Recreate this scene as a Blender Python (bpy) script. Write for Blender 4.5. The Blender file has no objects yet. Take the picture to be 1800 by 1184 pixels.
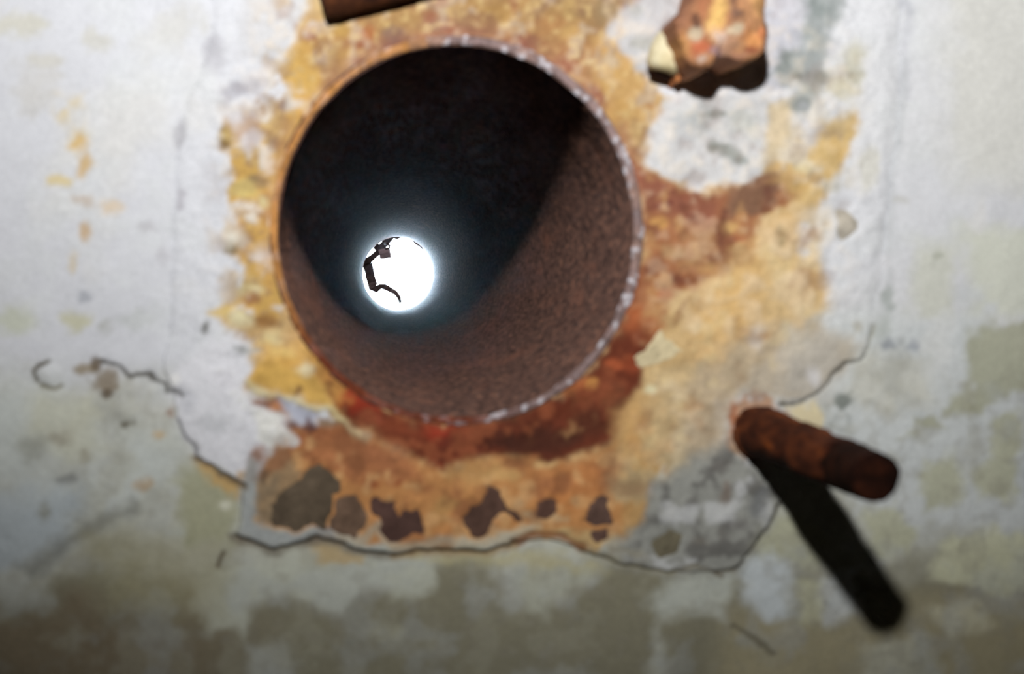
import bpy, bmesh, math, random
import numpy as np
from mathutils import Vector, Matrix

# ------------------------------------------------------------------ camera, world, light, exposure
SC = bpy.context.scene
COL = SC.collection
W, H, F = 1800.0, 1184.0, 2250.0           # the photograph's frame and the focal length in its pixels
D = 0.55                                   # camera to wall (the wall face is y = 0, the room is y < 0)
CZ = 1.5                                   # camera height
FOOT = (673.0, 499.0)                      # where the camera's perpendicular meets the wall
K = D / F
DEPTH = 2.27                               # thickness of the concrete = length of the pipe

cam_data = bpy.data.cameras.new('camera')
cam = bpy.data.objects.new('camera', cam_data)
COL.objects.link(cam)
SC.camera = cam
cam_data.sensor_width = 36.0
cam_data.lens = F / W * 36.0
cam_data.clip_start = 0.01
cam.location = (0, -D, CZ)
_d = Vector(((FOOT[0] - W / 2) / F, -(FOOT[1] - H / 2) / F, -1.0)).normalized()   # this camera ray looks along +y
_yaw = math.atan2((W / 2 - FOOT[0]), F)
_pitch = math.atan2(FOOT[1] - H / 2, F)
R0 = Matrix.Rotation(math.pi / 2, 3, 'X')
RM = Matrix.Rotation(-_yaw, 3, 'Z') @ R0 @ Matrix.Rotation(_pitch, 3, 'X')
# small correction so that the FOOT ray is exactly +y
_r = RM @ _d
RM = _r.rotation_difference(Vector((0, 1, 0))).to_matrix() @ RM
cam.rotation_euler = RM.to_euler()
cam_data.dof.use_dof = True
cam_data.dof.focus_distance = D + DEPTH
cam_data.dof.aperture_fstop = 13.0
cam_data.dof.aperture_blades = 0

SC.view_settings.view_transform = 'Standard'
SC.view_settings.look = 'None'
SC.view_settings.gamma = 1.0
SC.view_settings.use_curve_mapping = False
SC.view_settings.exposure = 0.0

world = bpy.data.worlds.new('overcast_sky')
SC.world = world
world.use_nodes = True
_bg = world.node_tree.nodes['Background']
_bg.inputs['Color'].default_value = (0.62, 0.82, 1.0, 1)
_bg.inputs['Strength'].default_value = 80.0

# the camera's flash, held above the lens
FLASH = (602.0, -287.0)
_ld = bpy.data.lights.new('camera_flash', 'SPOT')
_ld.energy = 16.6
_ld.spot_size = math.radians(109)
_ld.spot_blend = 1.0
_ld.shadow_soft_size = 0.0115
_ld.color = (1.0, 0.985, 0.955)
flash = bpy.data.objects.new('camera_flash', _ld)
COL.objects.link(flash)
RI = np.array(RM)


def wall_pt(u, v, y=0.0):
    """point of the photograph on the plane at depth y"""
    c = RM @ Vector(((u - W / 2) / F, -(v - H / 2) / F, -1.0))
    t = (y + D) / c.y
    return Vector((c.x * t, y, CZ + c.z * t))


def to_px(x, z, y=0.0):
    """world points -> coordinates on the photograph (numpy)"""
    P = np.stack([x, np.full_like(x, y + D), z - CZ], -1) @ RI
    return W / 2 - P[..., 0] / P[..., 2] * F, H / 2 + P[..., 1] / P[..., 2] * F


_p = wall_pt(*FLASH)
flash.location = (_p.x, -D, _p.z)
_aim = wall_pt(960, -620)
flash.rotation_euler = (_aim - flash.location).to_track_quat('-Z', 'Y').to_euler()

# ------------------------------------------------------------------ helpers
rng = np.random.default_rng(7)
TAB = rng.random((16, 256, 256)).astype(np.float32)


def vnoise(x, y, s):
    T = TAB[s % 16]
    xi = np.floor(x).astype(np.int64); yi = np.floor(y).astype(np.int64)
    fx = (x - xi).astype(np.float32); fy = (y - yi).astype(np.float32)
    fx = fx * fx * (3 - 2 * fx); fy = fy * fy * (3 - 2 * fy)
    o = s * 37
    a = T[(xi + o) & 255, yi & 255]; b = T[(xi + 1 + o) & 255, yi & 255]
    c = T[(xi + o) & 255, (yi + 1) & 255]; d = T[(xi + 1 + o) & 255, (yi + 1) & 255]
    return (a * (1 - fx) + b * fx) * (1 - fy) + (c * (1 - fx) + d * fx) * fy


def fbm(x, y, scale, octv=4, s=0, gain=0.5):
    """roughly -1..1"""
    r = 0; a = 1.0; n = 0
    for i in range(octv):
        r = r + a * (vnoise(x / scale * 2 ** i + 11.3 * i, y / scale * 2 ** i + 7.7 * i, s + i) * 2 - 1)
        n += a; a *= gain
    return r / n * 1.6


def sstep(a, b, x):
    t = np.clip((x - a) / (b - a), 0, 1)
    return t * t * (3 - 2 * t)


def lin(c):
    c = np.asarray(c, float) / 255.0
    return np.where(c <= 0.04045, c / 12.92, ((c + 0.055) / 1.055) ** 2.4)


def sdf_poly(P, u, v):
    """signed distance, negative inside"""
    P = np.asarray(P, float); n = len(P)
    d2 = np.full(u.shape, 1e12); ins = np.zeros(u.shape, bool)
    for i in range(n):
        ax, ay = P[i]; bx, by = P[(i + 1) % n]
        ex, ey = bx - ax, by - ay
        wx, wy = u - ax, v - ay
        t = np.clip((wx * ex + wy * ey) / (ex * ex + ey * ey + 1e-9), 0, 1)
        d2 = np.minimum(d2, (wx - ex * t) ** 2 + (wy - ey * t) ** 2)
        if ay != by:
            cr = ((ay > v) != (by > v)) & (u < ex * (v - ay) / (by - ay) + ax)
            ins ^= cr
    d = np.sqrt(d2)
    return np.where(ins, -d, d)


def dist_line(P, u, v):
    P = np.asarray(P, float)
    d2 = np.full(u.shape, 1e12)
    for i in range(len(P) - 1):
        ax, ay = P[i]; ex, ey = P[i + 1] - P[i]
        wx, wy = u - ax, v - ay
        t = np.clip((wx * ex + wy * ey) / (ex * ex + ey * ey + 1e-9), 0, 1)
        d2 = np.minimum(d2, (wx - ex * t) ** 2 + (wy - ey * t) ** 2)
    return np.sqrt(d2)


def tag(o, label=None, cat=None, group=None, kind=None):
    for k, x in (('label', label), ('category', cat), ('group', group), ('kind', kind)):
        if x:
            o[k] = x
    return o


def mesh_obj(name, verts, faces, mat=None, parent=None, smooth=True, loc=None, col=None):
    """verts are world coordinates; the origin goes to loc"""
    v = np.asarray(verts, float)
    l = np.array(loc if loc is not None else (0, 0, 0), float)
    me = bpy.data.meshes.new(name)
    fa = np.asarray(faces) if not isinstance(faces, list) else faces
    me.from_pydata((v - l).tolist(), [], fa.tolist() if isinstance(fa, np.ndarray) else fa)
    if smooth:
        me.polygons.foreach_set('use_smooth', [True] * len(me.polygons))
    if col is not None:
        at = me.color_attributes.new('tint', 'FLOAT_COLOR', 'POINT')
        c = np.ones((len(v), 4), np.float32); c[:, :3] = col
        at.data.foreach_set('color', c.ravel())
    if mat:
        me.materials.append(mat)
    me.validate(); me.update()
    o = bpy.data.objects.new(name, me)
    COL.objects.link(o)
    if parent is not None:
        o.parent = parent
        o.location = Vector(l) - parent.location
    else:
        o.location = l
    return o


def empty(name, loc):
    o = bpy.data.objects.new(name, None)
    COL.objects.link(o)
    o.location = loc
    o.empty_display_size = 0.02
    return o


def nodes_of(name):
    m = bpy.data.materials.new(name); m.use_nodes = True
    nt = m.node_tree
    return m, nt, nt.nodes['Principled BSDF']


def nd(nt, t, **kw):
    n = nt.nodes.new(t)
    for k, x in kw.items():
        if k.startswith('i_'):
            n.inputs[int(k[2:])].default_value = x
        else:
            setattr(n, k, x)
    return n


def surface_mat(name, rough=0.85, spec=0.25, grain=900.0, grain_amt=0.14, bump=0.25, bump_scale=500.0, base=None, metallic=0.0):
    """tint attribute (or a base colour) times fine procedural grain, with fine relief"""
    m, nt, b = nodes_of(name)
    L = nt.links.new
    tc = nd(nt, 'ShaderNodeNewGeometry')
    if base is None:
        src = nd(nt, 'ShaderNodeVertexColor', layer_name='tint').outputs['Color']
    else:
        rgb = nd(nt, 'ShaderNodeRGB'); rgb.outputs[0].default_value = (*base, 1); src = rgb.outputs[0]
    n = nd(nt, 'ShaderNodeTexNoise'); n.inputs['Scale'].default_value = grain; n.inputs['Detail'].default_value = 3
    L(tc.outputs['Position'], n.inputs['Vector'])
    mr = nd(nt, 'ShaderNodeMapRange'); mr.inputs[1].default_value = 0.25; mr.inputs[2].default_value = 0.75
    mr.inputs[3].default_value = 1 - grain_amt; mr.inputs[4].default_value = 1 + grain_amt
    L(n.outputs['Fac'], mr.inputs[0])
    mul = nd(nt, 'ShaderNodeVectorMath', operation='SCALE')
    L(src, mul.inputs[0]); L(mr.outputs[0], mul.inputs['Scale'])
    L(mul.outputs[0], b.inputs['Base Color'])
    n2 = nd(nt, 'ShaderNodeTexNoise'); n2.inputs['Scale'].default_value = bump_scale; n2.inputs['Detail'].default_value = 4
    L(tc.outputs['Position'], n2.inputs['Vector'])
    bp = nd(nt, 'ShaderNodeBump'); bp.inputs['Strength'].default_value = bump; bp.inputs['Distance'].default_value = 0.0006
    L(n2.outputs['Fac'], bp.inputs['Height']); L(bp.outputs[0], b.inputs['Normal'])
    b.inputs['Roughness'].default_value = rough
    b.inputs['Specular IOR Level'].default_value = spec
    b.inputs['Metallic'].default_value = metallic
    return m


def ramp_mat(name, cols, scale=300.0, rough=0.8, spec=0.3, bump=0.4, detail=6, lo=0.35, hi=0.68, dist=0.0008, stretch=(1, 1, 1), drough=0.0, blotch=None):
    """rust-like mix of colours by noise"""
    m, nt, b = nodes_of(name)
    L = nt.links.new
    tc = nd(nt, 'ShaderNodeNewGeometry')
    mp = nd(nt, 'ShaderNodeMapping'); mp.inputs['Scale'].default_value = stretch
    L(tc.outputs['Position'], mp.inputs[0])
    n = nd(nt, 'ShaderNodeTexNoise'); n.inputs['Scale'].default_value = scale; n.inputs['Detail'].default_value = detail
    n.inputs['Roughness'].default_value = 0.62
    L(mp.outputs[0], n.inputs['Vector'])
    cr = nd(nt, 'ShaderNodeValToRGB')
    e = cr.color_ramp.elements
    while len(e) < len(cols):
        e.new(0.5)
    for i, c in enumerate(cols):
        e[i].position = lo + (hi - lo) * i / (len(cols) - 1)
        e[i].color = (*lin(c), 1)
    L(n.outputs['Fac'], cr.inputs[0])
    if blotch is None:
        L(cr.outputs[0], b.inputs['Base Color'])
    else:                                           # larger reddish blotches, themselves speckled
        n3 = nd(nt, 'ShaderNodeTexNoise'); n3.inputs['Scale'].default_value = blotch[1]; n3.inputs['Detail'].default_value = 7
        n3.inputs['Roughness'].default_value = 0.7
        L(mp.outputs[0], n3.inputs['Vector'])
        mr = nd(nt, 'ShaderNodeMapRange'); mr.inputs[1].default_value = blotch[2]; mr.inputs[2].default_value = blotch[3]
        mr.inputs[4].default_value = 0.6
        L(n3.outputs['Fac'], mr.inputs[0])
        mx = nd(nt, 'ShaderNodeMix', data_type='RGBA')
        L(mr.outputs[0], mx.inputs[0]); L(cr.outputs[0], mx.inputs[6]); mx.inputs[7].default_value = (*lin(blotch[0]), 1)
        L(mx.outputs[2], b.inputs['Base Color'])
    bp = nd(nt, 'ShaderNodeBump'); bp.inputs['Strength'].default_value = bump; bp.inputs['Distance'].default_value = dist
    L(n.outputs['Fac'], bp.inputs['Height']); L(bp.outputs[0], b.inputs['Normal'])
    b.inputs['Roughness'].default_value = rough
    b.inputs['Specular IOR Level'].default_value = spec
    b.inputs['Diffuse Roughness'].default_value = drough
    return m

# ------------------------------------------------------------------ the wall: a grid of real relief, tinted by what it is made of
def axis(lo, hi, step, far_lo, far_hi):
    a = list(np.arange(lo, hi + step / 2, step))
    s, x, left = step, lo, []
    while x > far_lo:
        s *= 1.22; x = max(x - s, far_lo); left.append(x)
    s, x, right = step, a[-1], []
    while x < far_hi:
        s *= 1.22; x = min(x + s, far_hi); right.append(x)
    return np.array(left[::-1] + a + right)


STEP = 0.00085
_tl, _br = wall_pt(-110, -110), wall_pt(1920, 1290)
RX = (-1.3, 1.7)                                  # the room's left and right walls
GX = axis(_tl.x, _br.x, STEP, *RX)
GZ = axis(_br.z, _tl.z, STEP, 0.0, 2.6)
NX, NZ = len(GX), len(GZ)
XX, ZZ = [a.ravel() for a in np.meshgrid(GX, GZ)]
# photograph coordinates only up to a margin; the far wall beyond it repeats the look of the margin
U, V = to_px(XX, ZZ)
PIPE_C = wall_pt(806, 407)
PIPE_R = 311 * K * 1.0
PIPE_E = 1.042                                    # the pipe is a little out of round, taller than wide
rr = np.hypot(XX - PIPE_C.x, (ZZ - PIPE_C.z) / PIPE_E) / K      # distance from the pipe's axis, in photograph pixels


# brightness the flash gives a white wall at these places (v rows, u columns): used only to turn a colour seen into a colour owned
_LV = np.array([20, 180, 340, 500, 660, 820, 980, 1140.]); _LU = np.array([20, 240, 460, 680, 900, 1120, 1340, 1560, 1780.])
_LT = np.array([[1.04, 1.19, 1.28, 1.32, 1.3, 1.23, 1.13, 1.0, .85], [.95, 1.09, 1.19, 1.24, 1.23, 1.17, 1.06, .94, .79],
                [.84, .98, 1.07, 1.12, 1.12, 1.07, .97, .85, .71], [.71, .84, .93, .98, .98, .93, .86, .75, .62],
                [.58, .69, .78, .82, .83, .8, .73, .64, .53], [.45, .54, .62, .66, .67, .65, .59, .52, .43],
                [.33, .41, .47, .51, .52, .51, .46, .4, .33], [.23, .29, .34, .37, .38, .37, .34, .3, .24]])


def flash_at(u, v):
    u = min(max(u, 20), 1780); v = min(max(v, 20), 1140)
    return float(np.interp(v, _LV, [np.interp(u, _LU, r) for r in _LT]))


class Layer:
    """paints the tint and carves the relief of a set of surface points"""
    def __init__(self, U, V, base):
        self.U, self.V = U, V
        self.C = np.zeros((len(U), 3)) + np.asarray(base, float); self.h = np.zeros(len(U))
        self.W = [fbm(U, V, 95, 4, 1), fbm(U, V, 95, 4, 5), fbm(U, V, 26, 3, 3), fbm(U, V, 26, 3, 9)]
        self.big = fbm(U, V, 190, 5, 2); self.mid = fbm(U, V, 70, 4, 4); self.sm = fbm(U, V, 26, 4, 6)
        self.fi = fbm(U, V, 11, 3, 8); self.ch = fbm(U, V, 45, 4, 10)

    def dist(self, pts, b, warp, fine, closed=True):
        P = np.asarray(pts, float)
        U, V = self.U, self.V
        i = np.nonzero((U > P[:, 0].min() - b) & (U < P[:, 0].max() + b) & (V > P[:, 1].min() - b) & (V < P[:, 1].max() + b))[0]
        a = self.W
        warp, fine = warp * 1.1, fine * 1.5
        f = sdf_poly if closed else dist_line
        return i, f(P, U[i] + warp * a[0][i] + fine * a[2][i], V[i] + warp * a[1][i] + fine * a[3][i])

    def put(self, i, m, pts, col, L, a, dh):
        if L is None:
            q = np.mean(np.asarray(pts, float), 0); L = flash_at(q[0], q[1])
        c = lin(col)
        c = np.minimum((c + 0.1 * (c.mean() - c)) * 0.95 / L, 0.88)
        self.C[i] += (m * a)[:, None] * (c - self.C[i])
        if dh:
            self.h[i] += m * dh

    def paint(self, pts, col, L=None, soft=8, a=1.0, warp=10, fine=5, noise=None, dh=0.0):
        i, d = self.dist(pts, soft * 2 + warp * 2.5 + fine * 3 + 20, warp, fine)
        soft = soft * 1.15
        m = 1 - sstep(-soft * (1 + .5 * self.mid[i]) - 1, soft * (1 + .5 * self.mid[i]) + 1, d + 5 * self.sm[i] + 3 * self.fi[i])
        if noise is not None:
            f, lo, hi = noise
            m = m * sstep(lo, hi, f[i])
        self.put(i, m, pts, col, L, a, dh)

    def blob(self, x, y, rx, ry, col, ang=0, **kw):
        t = np.linspace(0, 2 * np.pi, 13)[:-1]; ca, sa = math.cos(math.radians(ang)), math.sin(math.radians(ang))
        px, py = rx * np.cos(t), ry * np.sin(t)
        kw.setdefault('soft', min(rx, ry) * 0.6); kw.setdefault('warp', min(rx, ry) * 0.4); kw.setdefault('fine', min(rx, ry) * 0.3)
        self.paint(np.stack([x + px * ca - py * sa, y + px * sa + py * ca], -1), col, **kw)

    def line(self, pts, w, col, L=None, a=0.9, soft=3, warp=4, fine=3, dh=0.0, vary=0.35):
        i, d = self.dist(pts, w + soft + 40, warp, fine, False)
        m = 1 - sstep(w - soft, w + soft, d * (1 - vary * self.ch[i]))
        self.put(i, m, pts, col, L, a, dh)


A = Layer(U, V, (0.725, 0.742, 0.80))

# -- what the wall is made of: lime wash over khaki paint, a patch of mortar round the pipe, rust creeping out of it
WHITE = np.array([0.725, 0.74, 0.80]); CREAM = np.array([0.75, 0.745, 0.72]); KHAKI = np.array([0.56, 0.57, 0.45])
OLIVE = np.array([0.25, 0.228, 0.148]); GREYW = np.array([0.70, 0.73, 0.75])


def mixin(m, c):
    A.C += m[:, None] * (np.asarray(c) - A.C)


mixin(0.6 * sstep(-0.1, 0.55, A.big), CREAM)
mixin(0.8 * sstep(1150, 1480, U) , (0.82, 0.835, 0.88))
mixin(0.35 * sstep(0.0, 0.6, A.mid), GREYW)
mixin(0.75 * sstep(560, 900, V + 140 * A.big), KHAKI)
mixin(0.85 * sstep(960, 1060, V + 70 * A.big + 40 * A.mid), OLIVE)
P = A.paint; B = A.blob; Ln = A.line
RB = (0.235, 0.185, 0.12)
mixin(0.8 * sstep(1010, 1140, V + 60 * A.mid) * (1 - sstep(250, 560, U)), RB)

# right half: khaki showing through the lime wash
P([(1680, -120), (1950, -120), (1950, 330), (1690, 330), (1660, 200)], (216, 216, 210), soft=40, a=.8)
P([(1610, 430), (1680, 420), (1670, 560), (1600, 560)], (196, 198, 182), soft=18, a=.7)
P([(1690, 400), (1950, 400), (1950, 560), (1700, 570)], (192, 195, 180), soft=18, a=.8)
P([(1380, 560), (1700, 560), (1760, 600), (1900, 680), (1900, 930), (1640, 950), (1500, 900), (1420, 780)], (174, 179, 181), soft=25, a=.9)
P([(1500, 620), (1620, 620), (1640, 700), (1560, 740), (1480, 700)], (188, 188, 178), soft=20, a=.8)
KH = (146, 147, 124)
for q in ([(1693, 590), (1900, 560), (1900, 700), (1760, 690), (1700, 720)], [(1660, 690), (1700, 680), (1710, 725), (1660, 730)],
          [(1730, 735), (1780, 725), (1780, 800), (1770, 880), (1710, 880), (1700, 830), (1730, 800)],
          [(1615, 815), (1670, 805), (1690, 850), (1670, 900), (1620, 900), (1605, 850)],
          [(1516, 900), (1570, 890), (1604, 930), (1590, 970), (1520, 975)],
          [(1640, 960), (1690, 940), (1780, 935), (1830, 960), (1830, 1040), (1700, 1040), (1640, 1010)],
          [(1308, 915), (1397, 900), (1450, 940), (1430, 985), (1330, 985)], [(1400, 1005), (1447, 1010), (1450, 1090), (1405, 1090)],
          [(1590, 735), (1640, 740), (1650, 760), (1600, 755)], [(1590, 770), (1620, 755), (1610, 770), (1580, 785)]):
    P(q, KH, soft=9, a=.85, warp=12)
P([(1270, 1060), (1420, 1090), (1560, 1060), (1700, 1040), (1900, 1050), (1900, 1300), (1250, 1300)], (110, 104, 82), soft=30, a=.8)

# pale blotches of lime wash along the bottom
for q, c in (([(350, 1010), (400, 990), (480, 980), (600, 985), (760, 970), (765, 1040), (730, 1060), (700, 1050), (650, 1045), (600, 1080), (560, 1070), (500, 1030), (440, 1050), (430, 1110), (365, 1105), (340, 1050)], (146, 149, 138)),
             ([(430, 1125), (500, 1120), (530, 1160), (500, 1200), (440, 1200)], (120, 122, 116)),
             ([(905, 1000), (960, 985), (1050, 985), (1040, 1020), (980, 1040), (955, 1080), (930, 1070), (905, 1030)], (143, 145, 132)),
             ([(1170, 1010), (1210, 1000), (1290, 1010), (1275, 1090), (1230, 1080), (1180, 1075), (1150, 1060)], (146, 150, 143)),
             ([(1155, 1080), (1168, 1080), (1165, 1200), (1140, 1200)], (130, 132, 124)),
             ([(1300, 985), (1350, 970), (1400, 1005), (1400, 1070), (1345, 1090), (1310, 1050)], (155, 162, 166)),
             ([(1437, 1004), (1510, 1000), (1520, 1080), (1450, 1090)], (146, 150, 150)),
             ([(660, 1110), (720, 1110), (700, 1130), (655, 1130)], (124, 123, 104)),
             ([(1520, 1130), (1620, 1110), (1650, 1200), (1510, 1200)], (120, 120, 108)),
             ([(1640, 1080), (1720, 1060), (1740, 1110), (1660, 1120)], (128, 126, 108))):
    P(q, c, soft=12, a=.9, warp=12)

# damp, dusty mottling of the lower wall
_lo = sstep(590, 720, V + 60 * A.big)
mixin(0.40 * _lo * sstep(.0, .7, A.ch), (0.43, 0.42, 0.33))
mixin(0.30 * _lo * sstep(.0, .7, -A.mid + .3 * A.sm), (0.52, 0.56, 0.58))
mixin(0.25 * _lo * sstep(.2, .7, A.W[2]), (0.33, 0.31, 0.25))
# left: greyish wash, yellow seepage, stained plaster
P([(-150, 640), (120, 690), (300, 760), (330, 840), (250, 900), (150, 950), (-150, 1020)], (158, 164, 164), soft=40, a=.75, noise=(A.mid, -.7, .3))
P([(60, 690), (160, 700), (200, 780), (120, 820), (40, 760)], (168, 168, 148), soft=20, a=.6)
P([(0, 880), (140, 860), (130, 960), (20, 1000), (-120, 1020), (-120, 900)], (124, 132, 138), soft=25, a=.8)
P([(30, 990), (150, 920), (240, 880), (245, 900), (160, 950), (60, 1010)], (92, 92, 86), soft=12, a=.7)
P([(150, 940), (420, 950), (380, 1080), (200, 1060)], (120, 116, 90), soft=30, a=.55)
P([(300, 840), (345, 800), (430, 860), (415, 960), (330, 960)], (138, 138, 112), soft=16, a=.9)
P([(340, 798), (430, 852), (428, 880), (390, 862), (345, 826)], (170, 138, 82), soft=7, a=.9)
P([(100, 160), (152, 160), (152, 240), (135, 268), (118, 235), (100, 210)], (228, 210, 168), soft=14, a=.75, noise=(A.sm, -.6, .2))
for x, y, rx, ry, c in ((136, 249, 15, 13, (226, 184, 96)), (147, 292, 13, 20, (216, 176, 98)), (104, 318, 24, 11, (226, 204, 138)),
                        (150, 350, 16, 9, (196, 174, 150)), (195, 364, 16, 14, (228, 206, 176)), (150, 410, 9, 17, (198, 164, 116)),
                        (128, 462, 9, 20, (206, 194, 172)), (40, 50, 45, 20, (224, 222, 208)), (80, 105, 26, 14, (222, 220, 212)),
                        (170, 70, 26, 16, (228, 227, 220)), (405, 165, 26, 15, (198, 198, 210)), (312, 235, 11, 24, (204, 204, 212)),
                        (318, 350, 9, 20, (190, 188, 198)), (262, 402, 14, 9, (192, 192, 198)), (290, 452, 16, 10, (198, 198, 206)),
                        (146, 520, 9, 12, (160, 164, 174)), (135, 560, 32, 18, (184, 182, 150)), (182, 575, 12, 12, (170, 172, 170)),
                        (20, 560, 40, 26, (176, 180, 162)), (375, 100, 20, 30, (214, 214, 224)), (60, 160, 40, 40, (216, 215, 214)),
                        (300, 60, 40, 40, (236, 236, 234)), (240, 560, 30, 16, (190, 194, 196))):
    B(x, y, rx, ry, c, a=.8)
for x, y, rx, ry, c in ((60, 790, 30, 20, (128, 130, 122)), (105, 770, 22, 12, (134, 130, 116)), (115, 845, 18, 10, (104, 106, 106)),
                        (150, 800, 10, 14, (130, 126, 110)), (250, 850, 18, 9, (150, 124, 88)), (80, 900, 9, 14, (100, 98, 84)),
                        (397, 890, 10, 8, (188, 188, 172)), (310, 935, 18, 7, (142, 146, 138))):
    B(x, y, rx, ry, c, a=.75)

# ---- rust round the pipe
P([(560, -140), (525, 30), (500, 110), (515, 180), (470, 215), (395, 225), (385, 245), (405, 300), (415, 380), (400, 430), (430, 480), (420, 520),
   (380, 545), (400, 570), (450, 590), (440, 640), (438, 690), (520, 700), (600, 740), (470, 770), (470, 800), (440, 850), (440, 930), (560, 930),
   (700, 945), (900, 940), (1050, 960), (1120, 930), (1150, 850), (1200, 740), (1290, 690), (1340, 610), (1440, 560), (1450, 470), (1420, 400),
   (1460, 330), (1500, 260), (1500, 215), (1440, 205), (1405, 215), (1390, 250), (1330, 310), (1230, 335), (1160, 290), (1140, 230),
   (1165, 170), (1120, 150), (1080, 80), (1060, 40), (1120, -140)], (222, 186, 126), soft=9, warp=12, fine=7)
OC = (228, 182, 92)
P([(500, 100), (560, 30), (660, 50), (560, 170), (515, 260), (495, 340), (490, 440), (520, 540), (460, 570), (420, 520), (430, 480), (405, 420),
   (420, 380), (405, 290), (395, 240), (460, 240), (510, 190)], OC, soft=10, fine=8)
P([(540, 30), (760, 0), (900, -140), (1120, -140), (1080, 40), (1010, 90), (930, 70), (790, 60), (650, 80), (560, 130)], (206, 160, 98), soft=18)
P([(560, 60), (1080, 60), (1140, 200), (1100, 260), (1000, 130), (820, 60), (640, 110)], (200, 146, 92), soft=14, a=.8)
P([(1040, 60), (1110, 60), (1150, 170), (1150, 240), (1110, 240), (1060, 150)], (226, 180, 108), soft=14, a=.9)
P([(400, -140), (470, -140), (545, -20), (500, 110), (470, 140), (420, 60)], (230, 228, 228), soft=18, a=.5)
# mottling of the rust
P([(500, -140), (1150, -140), (1180, 200), (1100, 300), (480, 420), (400, 480), (390, 230), (480, 190)], (176, 122, 88), soft=30, a=.75, noise=(A.mid, .12, .55))
P([(500, -140), (1150, -140), (1180, 200), (1100, 300), (500, 560), (400, 560), (390, 230), (480, 190)], (238, 204, 136), soft=30, a=.75, noise=(A.ch, .2, .6))
P([(560, -140), (1150, -140), (1180, 200), (1100, 300), (560, 300), (530, 60)], (186, 160, 138), soft=30, a=.7, noise=(A.sm, .25, .6))
P([(430, 0), (560, 0), (520, 300), (520, 560), (400, 560), (390, 230), (480, 190)], (232, 226, 222), soft=14, a=.85, noise=(A.sm, .3, .55), dh=.35)
P([(440, 180), (560, 100), (520, 300), (520, 600), (440, 660), (410, 560), (400, 250)], (176, 140, 96), soft=14, a=.75, noise=(A.fi, .25, .6))
for x, y, rx, ry, c in ((392, 232, 9, 7, (120, 84, 36)), (396, 254, 9, 7, (116, 80, 30)), (398, 240, 14, 12, (206, 176, 106)), (437, 253, 22, 20, (232, 230, 240)),
                        (482, 256, 13, 14, (140, 118, 108)), (460, 318, 18, 8, (166, 146, 106)), (410, 440, 13, 8, (112, 88, 40)), (412, 420, 18, 16, (232, 230, 218)),
                        (430, 335, 20, 14, (236, 214, 130)), (440, 380, 12, 10, (234, 232, 224)), (462, 352, 9, 10, (238, 226, 170)), (480, 415, 12, 10, (226, 200, 150)),
                        (460, 445, 20, 14, (226, 222, 222)), (443, 508, 22, 10, (222, 206, 150)), (440, 520, 14, 12, (160, 108, 70)), (362, 573, 9, 8, (66, 62, 46)),
                        (400, 548, 26, 8, (226, 196, 120)), (425, 560, 20, 12, (234, 224, 180)), (470, 560, 20, 12, (150, 104, 56)), (480, 600, 16, 14, (226, 214, 160))):
    B(x, y, rx, ry, c, a=.85)
for x, y, rx, ry, c in ((640, 65, 14, 10, (206, 120, 60)), (600, 55, 20, 14, (226, 180, 90)), (690, 60, 20, 14, (170, 140, 124)), (860, 30, 30, 20, (214, 168, 92)),
                        (930, 70, 22, 14, (166, 92, 70)), (905, 80, 26, 8, (150, 80, 66)), (1000, 105, 18, 20, (176, 104, 76)), (960, 40, 30, 22, (208, 150, 90)),
                        (1000, 60, 14, 10, (232, 186, 110)), (770, 45, 26, 12, (178, 140, 120)), (830, 60, 24, 10, (170, 120, 96)), (1040, 20, 26, 22, (176, 140, 96)),
                        (1000, 15, 14, 18, (228, 190, 118)), (1060, 130, 20, 20, (232, 184, 104)), (1080, 200, 18, 22, (230, 180, 100)), (545, 100, 20, 20, (230, 180, 92)),
                        (575, 40, 9, 8, (232, 232, 238)), (555, 55, 10, 9, (232, 232, 240)), (560, 105, 9, 8, (226, 214, 206)), (508, 185, 9, 14, (228, 226, 226)),
                        (1070, 110, 12, 12, (222, 196, 160)), (640, 110, 30, 12, (172, 120, 96)), (700, 85, 30, 10, (160, 122, 116)), (1050, 175, 14, 26, (170, 100, 80))):
    B(x, y, rx, ry, c, a=.75)
TOPR = [(545, -140), (1110, -140), (1150, 160), (1130, 300), (1100, 420), (1000, 110), (820, 60), (640, 110), (540, 200), (500, 330), (500, 150)]
P(TOPR, (150, 104, 88), soft=14, a=.6, noise=(A.ch + .5 * A.W[2], .15, .9))
P(TOPR, (172, 96, 64), soft=14, a=.6, noise=(A.mid + .6 * A.W[3], .35, .9))
P(TOPR, (240, 206, 134), soft=14, a=.6, noise=(A.fi, .3, .7))
# reddened band hugging the pipe
_ring = np.clip(1 - np.abs(rr - 325) / 34, 0, 1) * sstep(-.5, .5, A.ch + .4)
_ang = np.arctan2(V - 407, U - 806)
mixin(0.5 * _ring * (1 - sstep(.5, 1.3, np.abs(np.mod(_ang, 2 * math.pi) - math.pi))), lin((206, 150, 88)))
mixin(0.7 * _ring * sstep(-2.6, -2.2, _ang) * (1 - sstep(.9, 1.3, _ang)), lin((150, 100, 84)) / .95)

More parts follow.
